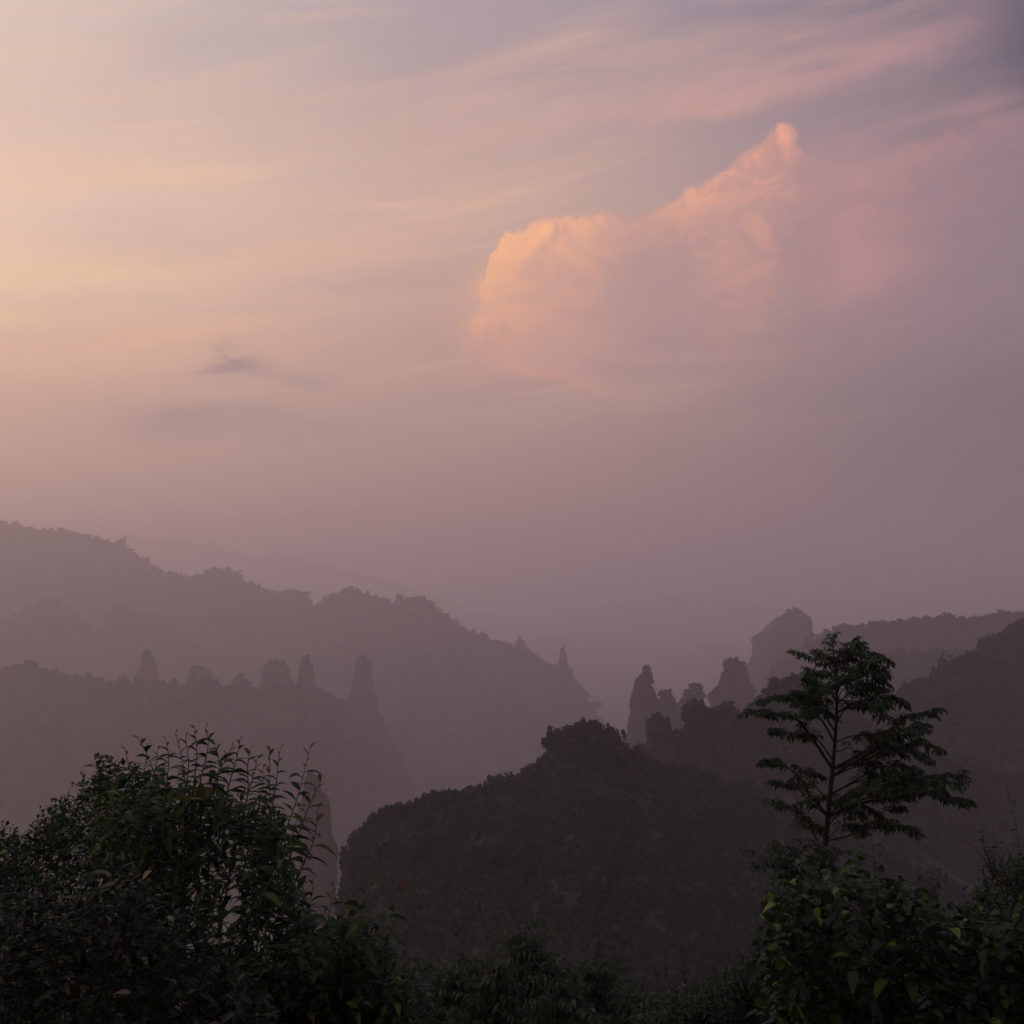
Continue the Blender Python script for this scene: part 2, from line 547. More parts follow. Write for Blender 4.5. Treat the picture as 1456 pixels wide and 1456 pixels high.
def ridge(name, prof, dist, front, back, foot=GZ - 20, steep=0.5, bump=(0.0, 30.0), rib=0.0, px_range=None, step=3.0, rows=46, jag=0.0, tmat=None):
    px = np.array([p[0] for p in prof], float); py = np.array([p[1] for p in prof], float)
    dx = np.array([d[0] for d in dist], float); dv = np.array([d[1] for d in dist], float)
    lo, hi = px_range or (px[0], px[-1])
    xs = np.arange(lo, hi + step, step)
    ys = np.interp(xs, px, py)
    Ds = np.interp(xs, dx, dv)
    if jag:
        ys = ys - np.array([jag * noise.fractal(Vector((x * 0.035, jag, 0.0)), 0.8, 2.2, 5) for x in xs])
    crest = np.array([P(x, y, d) for x, y, d in zip(xs, ys, Ds)])
    vs = np.concatenate([-np.linspace(1, 0, rows) ** 1.4, np.linspace(0, 1, rows // 3)[1:]])
    G = np.zeros((len(vs), len(xs), 3))
    ncoef = 1.0 / bump[1]
    for j in range(len(xs)):
        cx, cy, cz = crest[j]
        rad = norm(np.array([cx, cy, 0.0]))
        for i, v in enumerate(vs):
            if v <= 0:
                w = front; t = -v
            else:
                w = back; t = v
            q = Vector((cx * ncoef + rad[0] * v * w * ncoef, cy * ncoef + rad[1] * v * w * ncoef, 0.3))
            nz = noise.fractal(q, 1.0, 2.1, 5)
            ribn = noise.noise(Vector((cx * ncoef * 2.4, cy * ncoef * 0.4, t * 2.0)))
            s = steep * t + (1 - steep) * t ** 0.55      # steep just under the crest
            z = cz + (min(foot, cz - 25) - cz) * s
            env = min(1.0, t * 5.0)
            off = (bump[0] * nz + rib * ribn) * env
            p = np.array([cx, cy, 0.0]) + rad * (v * w) - rad * off * 1.2
            G[i, j] = (p[0], p[1], z + off * 0.8)
    nr, nc = G.shape[:2]
    i = np.arange(nr - 1)[:, None]; j = np.arange(nc - 1)[None, :]
    a = i * nc + j
    F = np.stack([a, a + 1, a + nc + 1, a + nc], -1).reshape(-1, 4)
    o = link(name, make_mesh(name, G.reshape(-1, 3), F, M_HILL, smooth=True))
    tag(o, kind='structure')
    return G, crest, rows

def sample_grid(G, n, i0=0, i1=None):
    """area-weighted random points on a grid surface rows i0..i1"""
    g = G[i0:i1]
    A = g[:-1, :-1]; B = g[:-1, 1:]; C = g[1:, :-1]; Dd = g[1:, 1:]
    area = np.linalg.norm(np.cross(B - A, C - A), axis=-1).ravel()
    idx = rng.choice(len(area), n, p=area / area.sum())
    u = rng.uniform(size=(n, 1)); v = rng.uniform(size=(n, 1))
    A, B, C, Dd = (q.reshape(-1, 3)[idx] for q in (A, B, C, Dd))
    return (A * (1 - u) + B * u) * (1 - v) + (C * (1 - u) + Dd * u) * v

def forest(name, G, rows, n, R, H, templates, vis_rows=None, crest_n=0, crest=None, sink=0.45, back_rows=4):
    i0 = 0 if vis_rows is None else rows - vis_rows
    p = sample_grid(G, n, i0, rows + back_rows)
    if crest_n:
        k = rng.integers(0, len(crest), crest_n)
        c = crest[k] + rng.normal(size=(crest_n, 3)) * np.array([1, 1, 0]) * R * 0.6
        p = np.concatenate([p, c])
    m = len(p)
    sz = rng.lognormal(-0.06, 0.42, m)
    p = p.copy(); p[:, 2] -= sink * H * sz
    o = scatter_crowns(name, p, R * sz, H * sz * rng.uniform(.8, 1.25, m), templates, M_FOREST)
    tag(o, kind='stuff')
    return o

# --- the nearer forested hill in the middle
prof_near = [(250, 1900), (400, 1800), (462, 1620), (488, 1440), (496, 1300), (500, 1230), (509, 1199), (524, 1179), (540, 1163), (575, 1154), (600, 1150), (608, 1138), (622, 1138),
             (634, 1144), (678, 1143), (684, 1128), (700, 1116), (722, 1112), (745, 1110), (762, 1096), (772, 1090), (777, 1072), (785, 1056), (796, 1048), (804, 1042),
             (812, 1036), (830, 1036), (850, 1038), (866, 1046), (876, 1058), (882, 1072), (896, 1082), (915, 1086), (940, 1094), (980, 1104),
             (1060, 1128), (1150, 1165), (1260, 1225), (1400, 1300), (1700, 1420)]
G1, C1, r1 = ridge('hill', prof_near, [(250, 370), (480, 385), (700, 430), (850, 465), (1100, 510), (1700, 540)], 250, 170, steep=0.8, bump=(7, 45), rib=4, foot=-128)
forest('forest', G1, r1, 16000, 2.7, 3.9, TM_MID, vis_rows=44, crest_n=420, crest=C1)

# --- dome and wooded shoulder just behind it
prof_dome = [(820, 1150), (870, 1110), (900, 1085), (908, 1072), (920, 1066), (950, 1072), (958, 1066), (966, 1046), (976, 1032), (988, 1024), (1003, 1016), (1030, 1011), (1050, 1018),
             (1062, 1020), (1085, 1006), (1105, 982), (1122, 970), (1145, 964), (1165, 972), (1185, 1000), (1240, 1040), (1330, 1080), (1456, 1120), (1800, 1180)]
G2, C2, r2 = ridge('hill', prof_dome, [(820, 640), (1000, 660), (1150, 700), (1800, 760)], 280, 240, steep=0.6, bump=(16, 80), rib=8, foot=-260)
forest('forest', G2, r2, 9000, 4.4, 5.8, TM_MID, vis_rows=44, crest_n=350, crest=C2)

# --- long slope coming down from the right
prof_right = [(1020, 1180), (1100, 1120), (1180, 1060), (1240, 1015), (1290, 982), (1340, 955), (1380, 930), (1410, 912), (1440, 893), (1470, 876), (1540, 845), (1700, 800), (2000, 770)]
G3, C3, r3 = ridge('hill', prof_right, [(1020, 860), (1250, 900), (1456, 1030), (2000, 1200)], 420, 300, steep=0.75, bump=(22, 120), rib=10, foot=-330)
forest('forest', G3, r3, 13000, 4.8, 6.0, TM_FAR, vis_rows=46, crest_n=250, crest=C3)

prof_right2 = [(1090, 960), (1130, 930), (1165, 906), (1190, 893), (1230, 889), (1270, 884), (1300, 880), (1335, 877), (1365, 882), (1400, 876), (1456, 872), (1550, 862), (1800, 830), (2100, 800)]
G4, C4, r4 = ridge('hill', prof_right2, [(1090, 2350), (2100, 2200)], 500, 350, steep=0.7, bump=(25, 140), rib=14)
forest('forest', G4, r4, 5000, 8, 9, TM_FAR, vis_rows=26, crest_n=260, crest=C4)

# --- saddle carrying the row of pillars in the middle distance
prof_saddle = [(820, 1100), (870, 1062), (900, 1050), (940, 1030), (1000, 1014), (1060, 1004), (1110, 985), (1160, 958), (1230, 930), (1400, 930)]
G5, C5, r5 = ridge('hill', prof_saddle, [(820, 1500), (1100, 1700), (1400, 1850)], 300, 300, steep=0.6, bump=(15, 80), rib=8)
forest('forest', G5, r5, 2500, 7, 9, TM_FAR, vis_rows=24, crest_n=160, crest=C5)

# --- lower line of crags on the left
prof_crag = [(-700, 940), (-400, 965), (-200, 950), (-60, 962), (0, 955), (22, 948), (40, 943), (60, 952), (90, 962), (130, 962), (155, 975), (185, 972), (230, 970), (262, 976), (300, 968),
             (320, 980), (360, 982), (400, 975), (450, 985), (500, 1000), (535, 1005), (550, 1040), (572, 1090), (600, 1150), (660, 1230), (760, 1330)]
G6, C6, r6 = ridge('hill', prof_crag, [(-700, 2300), (300, 2150), (450, 2200), (560, 2900), (760, 3000)], 420, 350, steep=0.45, bump=(26, 110), rib=26)
forest('forest', G6, r6, 9000, 7, 9.5, TM_FAR, vis_rows=30, crest_n=420, crest=C6)

# --- faint middle rows between crags and main ridge
prof_m2 = [(-600, 860), (-200, 890), (-60, 900), (0, 885), (40, 870), (70, 853), (100, 866), (135, 905), (150, 880), (165, 862), (190, 872), (215, 880), (240, 884), (262, 905), (300, 925),
           (400, 945), (520, 960), (600, 985), (700, 1020), (820, 1080)]
G7, C7, r7 = ridge('hill', prof_m2, [(-600, 3300), (0, 3500), (300, 3800), (820, 3700)], 420, 300, steep=0.45, bump=(30, 140), rib=22)
forest('forest', G7, r7, 3000, 11, 12, TM_FAR, vis_rows=20, crest_n=320, crest=C7)

# --- main ridge on the left
prof_main = [(-900, 640), (-500, 690), (-200, 715), (-60, 735), (0, 742), (30, 749), (60, 754), (95, 755), (125, 764), (150, 770), (178, 775), (200, 793), (230, 812), (262, 822), (285, 818),
             (300, 811), (325, 809), (338, 818), (350, 828), (375, 838), (398, 845), (415, 840), (432, 844), (446, 864), (455, 860), (462, 850), (480, 845), (498, 836), (515, 843), (535, 850),
             (558, 858), (566, 862), (572, 853), (600, 851), (615, 862), (628, 872), (645, 886), (680, 903), (710, 914), (730, 924), (752, 926),
             (765, 938), (790, 950), (812, 958), (824, 975), (836, 995), (850, 1020), (900, 1080), (960, 1120)]
G8, C8, r8 = ridge('hill', prof_main, [(-900, 4600), (0, 4500), (300, 4200), (600, 3700), (960, 3300)], 900, 600, steep=0.55, bump=(45, 220), rib=30)
forest('forest', G8, r8, 9000, 9.5, 12, TM_FAR, vis_rows=34, crest_n=900, crest=C8)

# --- the faint far ridges
prof_f1 = [(-300, 752), (60, 756), (150, 762), (230, 766), (300, 775), (360, 790), (420, 792), (480, 808), (540, 820), (600, 842), (680, 870), (780, 905), (900, 950)]
G9, C9, r9 = ridge('hill', prof_f1, [(-300, 12500), (900, 12000)], 1500, 900, steep=0.6, bump=(60, 400), rib=25, step=3, jag=7)
prof_f2 = [(640, 990), (720, 945), (755, 918), (772, 908), (785, 905), (800, 907), (812, 925), (850, 922), (900, 935), (960, 930), (1010, 915), (1080, 925), (1300, 960)]
G10, C10, r10 = ridge('hill', prof_f2, [(640, 8300), (1300, 7900)], 900, 600, steep=0.5, bump=(40, 200), rib=30, step=4)
forest('forest', G10, r10, 900, 14, 14, TM_FAR, vis_rows=12, crest_n=300, crest=C10)
prof_f3 = [(500, 930), (700, 892), (790, 880), (850, 862), (900, 856), (960, 848), (1010, 850), (1070, 856), (1120, 860), (1250, 852), (1400, 850), (1700, 840), (2100, 820)]
G11, C11, r11 = ridge('hill', prof_f3, [(500, 13500), (2100, 12500)], 1400, 900, steep=0.6, bump=(60, 350), rib=25, step=3, jag=8)

# ------------------------------------------------------------------ rock pillars
def pillar(outline, D, label, depth=0.8, foot=None, top_tree=5.0, n_top=40, n_side=110, seed=0, group='rock pillars rising from the haze'):
    """outline rows: (py, left_px, right_px) from the top down"""
    ol = np.array(outline, float)
    c0 = ol[1, 1:].mean(); ol[0, 1:] = c0 + (ol[0, 1:] - c0) * 0.5 + (ol[1, 1:] - c0) * 0.42
    pys = np.linspace(ol[0, 0], ol[-1, 0], 44)
    le = np.interp(pys, ol[:, 0], ol[:, 1]); ri = np.interp(pys, ol[:, 0], ol[:, 2])
    cpx = (le + ri) / 2
    sides = 40
    rings = []
    base = P(cpx[-1], pys[-1], D)
    mpp = D / FPX
    for k in range(len(pys)):
        c = P(cpx[k], pys[k], D)
        hw = max((ri[k] - le[k]) / 2 * mpp, 0.3)
        ring = []
        for s in range(sides):
            a = 2 * math.pi * s / sides
            ca, sa = math.cos(a), math.sin(a)
            sup = (abs(ca) ** 3 + abs(sa) ** 3) ** (-1 / 3)
            dirv = Vector((ca * 1.3, sa * 1.3, c[2] * 0.012 + seed))
            crack = abs(noise.noise(Vector((ca * 3.2, sa * 3.2, c[2] * 0.004 + seed * 1.7))))
            f = sup * (0.94 + 0.24 * noise.fractal(dirv * 2.0, 1, 2, 5) - 0.12 * (1 - crack) ** 6)
            f *= 1 + 0.09 * noise.noise(Vector((ca * .6, seed, c[2] * 0.07))) + 0.05 * noise.noise(Vector((sa, seed, c[2] * 0.2)))
            ring.append((c[0] + ca * hw * f, D + sa * hw * f * depth, c[2]))
        rings.append(ring)
    # cap
    V = np.array(rings)
    topc = V[0].mean(0) + np.array([0, 0, 1.0])
    cap = (V[0] * 0.4 + topc * 0.6)
    V = np.concatenate([cap[None], V])
    i = np.arange(len(V) - 1)[:, None]; j = np.arange(sides)[None, :]
    a = i * sides + j; b = i * sides + (j + 1) % sides
    F = np.stack([a, b, b + sides, a + sides], -1).reshape(-1, 4)
    t = empty('rock_pillar', base, label, 'rock pillar', group)
    link('rock', make_mesh('rock', V.reshape(-1, 3), F, M_ROCK, origin=base), t)
    # trees on top and in the cracks
    R = top_tree * (1.25 if D > 1200 else 1.0)
    pts = []
    upto = max(4, int(len(V) * 0.12))
    for _ in range(n_top):
        k = rng.integers(0, upto); s = rng.integers(0, sides); q = rng.uniform(0.1, 1.0)
        pts.append(V[k].mean(0) * (1 - q) + V[k, s] * q)
    for _ in range(n_side):
        k = int(upto + (len(V) - upto - 1) * rng.uniform() ** 0.8); s = rng.integers(0, sides)
        pts.append(V[k, s] * 0.97 + V[k].mean(0) * 0.03 - np.array([0, 0, R * .4]))
    pts = np.array(pts); pts[:, 2] -= R * 0.45
    m = len(pts)
    sz = rng.lognormal(0, 0.3, m)
    sz[n_top:] *= 0.8
    scatter_crowns('treetops', pts, R * sz * .8, R * 1.2 * sz, TM_FAR if D > 1200 else TM_MID, M_FOREST, origin=base, parent=t)
    return t

# middle-distance group
pillar([(964, 908, 918), (970, 902, 923), (984, 898, 927), (1000, 896, 930), (1040, 892, 934), (1090, 886, 940), (1150, 880, 946)], 1480, 'slim pointed pillar on the left half of the twin-peaked tower', seed=1, n_top=10, top_tree=5)
pillar([(960, 916, 923), (972, 915, 926), (984, 912, 932), (1000, 910, 936), (1060, 905, 940), (1150, 900, 945)], 1490, 'taller pillar on the right half of the twin-peaked tower', seed=2, n_top=8, top_tree=4)
pillar([(990, 942, 956), (998, 934, 962), (1020, 930, 964), (1080, 926, 968), (1150, 922, 972)], 1540, 'low rounded rock knob just right of the twin-peaked tower', seed=3, top_tree=6)
pillar([(982, 984, 998), (990, 972, 1001), (1000, 964, 1003), (1040, 960, 1008), (1150, 950, 1020)], 1560, 'squat wedge rock with a flat slanting top beside the low knob', seed=4, top_tree=6)
pillar([(947, 1030, 1058), (956, 1027, 1064), (975, 1022, 1066), (985, 1014, 1070), (1010, 1008, 1076), (1150, 990, 1095)], 1640, 'broad flat-topped stone block left of the tall rounded tower', seed=5, top_tree=7)
pillar([(872, 1122, 1144), (876, 1108, 1150), (884, 1098, 1153), (896, 1084, 1155), (904, 1074, 1157), (916, 1070, 1158), (940, 1064, 1163), (970, 1048, 1170), (1150, 1030, 1200)], 3000, 'tallest rounded stone tower, hazy, just left of the slender tree top', seed=6, top_tree=8, n_top=40)
pillar([(1022, 919, 952), (1028, 917, 953), (1050, 918, 954), (1062, 914, 956), (1075, 906, 960), (1120, 898, 970), (1200, 890, 980)], 628, 'square dark pillar standing on the wooded shoulder', seed=7, top_tree=2.3, n_side=180)
# on the end of the main ridge
pillar([(912, 734, 742), (918, 731, 747), (930, 728, 752), (980, 722, 760), (1040, 715, 770)], 3640, 'small stubby pillar on the crest of the left ridge', seed=8, top_tree=8, n_top=8, n_side=24)
pillar([(928, 797, 803), (936, 795, 806), (950, 791, 809), (980, 786, 816), (1060, 780, 830)], 3560, 'thin needle rock where the left ridge ends', seed=9, top_tree=6, n_top=6, n_side=24)
# crags on the lower left line
pillar([(930, 204, 214), (940, 200, 220), (960, 196, 224), (985, 188, 228), (1100, 184, 232)], 2330, 'slim crag above the left end of the crag line', seed=10, top_tree=5.5, n_top=14, n_side=90)
pillar([(951, 272, 290), (960, 266, 302), (972, 264, 316), (990, 262, 322), (1100, 260, 328)], 2330, 'wide crag with a sloping right shoulder', seed=11, top_tree=5.5)
pillar([(966, 334, 350), (974, 328, 355), (990, 326, 358), (1100, 324, 362)], 2320, 'low round-topped crag between two taller crags', seed=12, top_tree=5.5)
pillar([(942, 382, 400), (952, 374, 410), (968, 370, 416), (990, 364, 418), (1100, 360, 424)], 2320, 'broad domed crag left of the narrow one', seed=13, top_tree=5.5)
pillar([(936, 430, 438), (946, 426, 444), (965, 423, 448), (990, 420, 452), (1100, 416, 455)], 2330, 'narrow upright crag in the middle of the crag line', seed=14, top_tree=5.5, n_top=12)
pillar([(936, 508, 522), (944, 505, 527), (962, 503, 529), (978, 500, 533), (1000, 490, 536), (1060, 484, 542), (1140, 478, 550)], 2500, 'rightmost crag of the line with stepped left side', seed=15, top_tree=5.5)
# near pillar behind the left shrub
pillar([(1102, 436, 446), (1110, 433, 452), (1128, 431, 455), (1134, 430, 465), (1165, 429, 468), (1193, 427, 470), (1199, 426, 477), (1240, 425, 479), (1300, 424, 479), (1420, 415, 481)], 980, 'dark sheer pillar half hidden behind the tall leafy shoots', seed=16, top_tree=3.0, n_side=420)

# ------------------------------------------------------------------ trees standing out on the crest of the near hill
def crest_tree(px, py, D, hgt, wid, label, tall=False):
    D *= 0.75; hgt *= 0.75; wid *= 0.75
    top = P(px, py, D)
    base = top - np.array([0, 0, hgt + 3.0])
    t = empty('hill_tree', base, label, 'tree', 'trees on the crest of the dark hill')
    tr = Part()
    tube(tr, smooth_path([base, base + (0.2, 0, hgt * .5), base + np.array([0, 0, hgt + 1.5])], 3), 0.35, 0.12)
    tr.build('trunk', M_BARK, t, base)
    T = TM_TALL if tall else TM_MID
    k = 3
    pos = np.array([base + np.array([rng.normal() * wid * .3, rng.normal() * wid * .3, 3.0 + hgt * f]) for f in np.linspace(0.12, 0.5, k)])
    scatter_crowns('crown', pos, np.full(k, wid) * [1, .85, .6], np.full(k, hgt * .5), T, M_FOREST, origin=base, parent=t)
crest_tree(538, 1148, 520, 6, 1.8, 'tiny lone tree leaning out at the left brow of the dark hill')
crest_tree(556, 1144, 523, 7, 2.0, 'small tree with a flat top near the left brow of the dark hill')
crest_tree(608, 1126, 545, 8.2, 3.4, 'taller bushy tree breaking the skyline left of the bare gap')
crest_tree(622, 1128, 548, 7.3, 3.0, 'rounded tree close against the right of the taller bushy one')
crest_tree(663, 1134, 560, 4.6, 2.4, 'low clump tree on the level stretch of skyline')
crest_tree(722, 1102, 575, 6.4, 2.6, 'small wind-bent tree on the step below the wooded crag')
crest_tree(812, 1030, 608, 5.5, 2.4, 'leftmost tree on top of the wooded crag')
crest_tree(842, 1029, 620, 6.2, 3.0, 'tree with a blunt top at the middle of the wooded crag')
crest_tree(852, 1031, 620, 5.4, 2.4, 'small tree hard against the blunt topped one on the crag')
crest_tree(868, 1036, 626, 4.6, 1.3, 'thin spindly tree at the right edge of the wooded crag', tall=True)

#PLANTS
# ------------------------------------------------------------------ the slope under the camera
def near_h(x, y):
    return -2.0 - 0.56 * max(0.0, y - 2.0) + 0.5 * noise.noise(Vector((x * .15, y * .15, 0))) - (0.0 if y > 2 else 0) + 0.0

def near_slope():
    xs = np.concatenate([-np.geomspace(420, 4, 50), np.linspace(-3.6, 3.6, 12), np.geomspace(4, 420, 50)])
    ys = np.concatenate([np.linspace(-30, 2, 12), np.geomspace(2.5, 420, 90)])
    V = np.array([[(x, y, near_h(x, y)) for x in xs] for y in ys])
    nr, nc = V.shape[:2]
    a = np.arange(nr - 1)[:, None] * nc + np.arange(nc - 1)[None, :]
    F = np.stack([a, a + 1, a + nc + 1, a + nc], -1).reshape(-1, 4)
    tag(link('terrain', make_mesh('terrain', V.reshape(-1, 3), F, M_SOIL, smooth=True)), kind='structure')
    return V
GN = near_slope()

def twig_leaves(Lp, pts, spacing, Ln, Wd, droop, tmpl, spread=1.0, start=0.15, tip=None, tip_frac=0.12, jitter=0.25, size_taper=0.35, rank=0.45, a0=None):
    """alternate leaves along a stem"""
    pts = np.array(pts)
    seg = np.linalg.norm(np.diff(pts, axis=0), axis=1)
    cum = np.concatenate([[0], np.cumsum(seg)]); tot = cum[-1]
    n = max(3, int(tot * (1 - start) / spacing))
    s = np.linspace(start * tot, tot, n)
    Q = np.stack([np.interp(s, cum, pts[:, k]) for k in range(3)], 1)
    T = norm(np.stack([np.interp(s, cum, np.gradient(pts[:, k], cum)) for k in range(3)], 1))
    if a0 is None: a0 = rng.uniform(0, 2 * np.pi)
    az = a0 + np.arange(n) * np.pi + rng.normal(size=n) * rank
    ref = norm(np.cross(T, np.array([0.0, 1.0, 0.13])))
    B = np.cross(T, ref)
    side = ref * np.cos(az)[:, None] + B * np.sin(az)[:, None]
    frac = (s / tot)[:, None]
    Dv = norm(side * spread + T * (0.35 + 1.0 * frac ** 6) + np.array([0, 0, .12]) + rng.normal(size=(n, 3)) * jitter)
    Nv = norm(np.array([0, 0, 1.0]) + rng.normal(size=(n, 3)) * 0.35 + T * .3)
    f = (1 - size_taper * (frac[:, 0]) ** 2) * rng.uniform(.5, 1.35, n)
    is_tip = (frac[:, 0] > 1 - tip_frac) if tip is not None else np.zeros(n, bool)
    m = ~is_tip
    leaves(Lp, Q[m], Dv[m], Nv[m], Ln * f[m], Wd * f[m], droop * rng.uniform(.6, 1.4, m.sum()), tmpl)
    if tip is not None and is_tip.any():
        m = is_tip
        leaves(tip, Q[m], norm(Dv[m] + [0, 0, .3]), Nv[m], Ln * f[m] * .62, Wd * f[m] * .62, droop * .8, tmpl)

def wpt(p):
    return P(*p)

def shoot_plant(name, label, cat, base, shoots, Ln, Wd, spacing, droop, mat, tipmat=None, r=0.012, tmpl=T_LANCE, extra=None, group=None, fill=None, start=0.15):
    base = np.asarray(base, float)
    t = empty(name, base, label, cat, group)
    Lp, Tp = Part(), (Part() if tipmat else None)
    for sh in shoots:
        pts = smooth_path([wpt(p) for p in sh], 5)
        St = Part()
        tube(St, pts, r, r * .3, 5)
        St.build('stem', M_TWIG, t, base, smooth=True)
        twig_leaves(Lp, pts, spacing, Ln, Wd, droop, tmpl, tip=Tp, start=start, rank=0.4, a0=rng.uniform(-.5, .5), jitter=.14, size_taper=.3)
    if fill:
        fill(t, base, Lp, Tp)
    Lp.build('foliage', mat, t, base)
    if Tp is not None:
        Tp.build('young_foliage', tipmat, t, base)
    return t

def hull_fill(hull, ybot, D0, D1, n, twig_len, Ln, Wd, spacing, droop, tmpl, hub, r=0.006, limbs=10, edge_bias=0.5, spread=1.0, up=0.9, mpx=None):
    """twigs with leaves spread through the plant's volume, limbs running to them"""
    hx = np.array([h[0] for h in hull], float); hy = np.array([h[1] for h in hull], float)
    def f(t, base, Lp, Tp):
        lim = Part(); tw = lim
        hubw = wpt(hub)
        tube(lim, smooth_path([base, (base + hubw) / 2 + rng.normal(size=3) * .06, hubw], 4), r * 5, r * 3.5, 6)
        ends = []
        for _ in range(limbs):
            px = rng.uniform(hx[0], hx[-1]); top = np.interp(px, hx, hy)
            py = top + (ybot - top) * rng.uniform(0.05, 0.5)
            D = rng.uniform(D0, D1)
            e = P(px, py, D)
            midp = (hubw + e) / 2 + np.array([0, 0, -.12]) * np.linalg.norm(e - hubw) + rng.normal(size=3) * .05
            pts = smooth_path([hubw, midp, e], 5)
            tube(lim, pts, r * 3.2, r * 1.0, 5)
            ends += pts[3:]
        ends = np.array(ends)
        for _ in range(n):
            px = rng.uniform(hx[0], hx[-1]); top = np.interp(px, hx, hy)
            u = rng.uniform() ** (1 + edge_bias)
            tl = twig_len * rng.uniform(.6, 1.3)
            D = rng.uniform(D0, D1)
            lump = noise.noise(Vector((px * .022, D * 1.3, hub[0])))
            py = top + (ybot - top) * u + 26 * max(0.0, lump + .15) * (9.0 / D0) - (rng.exponential(9) if rng.uniform() < .35 else 0)
            e = P(px, py, D)
            c = ends[np.argmin(np.linalg.norm(ends - (e - [0, 0, tl]), axis=1))]
            dirv = norm(norm(e - c) * (1 - up * .5) + np.array([0, 0, up]) + rng.normal(size=3) * .3)
            s0 = e - dirv * tl
            pts = smooth_path([s0, s0 + (e - s0) * .5 + rng.normal(size=3) * tl * .06, e], 3)
            tube(tw, smooth_path([c, (c + s0) / 2 + rng.normal(size=3) * .02 - [0, 0, .03], s0], 2) + pts[1:], r, r * .3, 4)
            twig_leaves(Lp, pts, spacing, Ln, Wd, droop, tmpl, tip=Tp if rng.uniform() < .25 else None, spread=spread)
        lim.build('trunk', M_BARK, t, base, smooth=True)
    return f

def gpt(px, D, extra=0.3):
    x = (px - 728) / FPX * D
    return np.array([x, D, near_h(x, D) - extra])

# left: tall shoots with long drooping leaves
shoots = [
    [(250, 1330, 9.2), (262, 1250, 9.1), (262, 1180, 9.0), (262, 1100, 9.0), (250, 1042, 9.0)],
    [(268, 1200, 9.0), (275, 1120, 8.9), (280, 1070, 8.8), (276, 1036, 8.8)],
    [(268, 1180, 9.1), (285, 1110, 9.1), (296, 1060, 9.1), (292, 1036, 9.1)],
    [(285, 1200, 9.3), (300, 1130, 9.3), (318, 1085, 9.3), (330, 1062, 9.3)],
    [(310, 1200, 9.1), (322, 1130, 9.0), (336, 1080, 8.9), (342, 1050, 8.9)],
    [(240, 1200, 9.0), (228, 1130, 8.9), (212, 1080, 8.8), (198, 1052, 8.7)],
    [(215, 1210, 9.2), (200, 1150, 9.2), (186, 1100, 9.2), (178, 1066, 9.2)],
    [(190, 1220, 9.4), (172, 1160, 9.4), (158, 1110, 9.4), (146, 1082, 9.4)],
    [(330, 1230, 9.3), (345, 1160, 9.3), (358, 1110, 9.3), (366, 1080, 9.3)],
    [(360, 1400, 8.8), (368, 1320, 8.7), (377, 1230, 8.7), (383, 1150, 8.7), (383, 1068, 8.7)],
    [(380, 1250, 8.7), (386, 1160, 8.6), (393, 1110, 8.6), (398, 1066, 8.6)],
    [(372, 1290, 8.7), (400, 1200, 8.6), (424, 1130, 8.5), (440, 1066, 8.5)],
    [(378, 1320, 8.6), (412, 1220, 8.5), (438, 1150, 8.4), (456, 1112, 8.4)],
    [(150, 1210, 9.5), (140, 1160, 9.5), (128, 1125, 9.5), (116, 1102, 9.5)], [(260, 1190, 8.4), (262, 1130, 8.4), (268, 1090, 8.4), (264, 1050, 8.4)],
    [(275, 1210, 9.6), (288, 1150, 9.6), (305, 1110, 9.6), (322, 1078, 9.6)], [(345, 1240, 9.5), (360, 1180, 9.5), (372, 1130, 9.5), (374, 1092, 9.5)],
    [(355, 1300, 8.3), (392, 1240, 8.3), (415, 1190, 8.3), (428, 1140, 8.3)], [(190, 1240, 8.3), (180, 1180, 8.3), (172, 1135, 8.3), (160, 1108, 8.3)],
    [(230, 1190, 8.6), (236, 1120, 8.6), (240, 1080, 8.6), (236, 1052, 8.6)], [(305, 1180, 8.7), (308, 1120, 8.7), (312, 1085, 8.7), (306, 1060, 8.7)],
    [(205, 1190, 9.0), (212, 1130, 9.0), (222, 1090, 9.0), (224, 1066, 9.0)], [(340, 1190, 8.9), (352, 1130, 8.9), (352, 1090, 8.9), (356, 1066, 8.9)],
    [(160, 1200, 9.0), (164, 1150, 9.0), (166, 1110, 9.0), (160, 1082, 9.0)], [(400, 1300, 8.4), (425, 1240, 8.4), (446, 1195, 8.4), (452, 1150, 8.4)],
    [(370, 1360, 8.8), (405, 1280, 8.8), (430, 1235, 8.8), (438, 1205, 8.8)],
]
hull_long = [(128, 1160), (150, 1124), (200, 1114), (240, 1122), (270, 1108), (300, 1124), (340, 1116), (365, 1140), (385, 1132), (398, 1160), (412, 1225), (430, 1275), (450, 1310)]
shoot_plant('tall_shrub', 'tall shrub of upright shoots with long drooping leaves and reddish tips', 'shrub', gpt(300, 9.2), shoots, 0.20, 0.066, 0.042, 0.42, M_LEAF_LONG, M_LEAF_NEW, r=0.0075,
            fill=hull_fill(hull_long, 1500, 8.6, 10.8, 640, 0.40, 0.19, 0.058, 0.044, 0.42, T_LANCE, (290, 1430, 9.6), limbs=26, r=0.0045, up=.7))

# left rear: fine leaved tree
hull_fine = [(-140, 1210), (-60, 1180), (-10, 1176), (16, 1168), (34, 1196), (44, 1172), (64, 1142), (95, 1128), (112, 1112), (135, 1098), (150, 1080), (175, 1082), (215, 1085), (240, 1110), (260, 1150)]
shoot_plant('small_leaved_tree', 'rounded dark tree of small dense leaves at the far left', 'tree', gpt(60, 12.5), [], 0.075, 0.034, 0.03, 0.3, M_LEAF_FINE, None,
            fill=hull_fill(hull_fine, 1500, 11.2, 14.2, 2000, 0.30, 0.125, 0.058, 0.028, 0.3, T_SMALL, (80, 1440, 12.5), limbs=34, r=0.004, edge_bias=.2, up=.6))

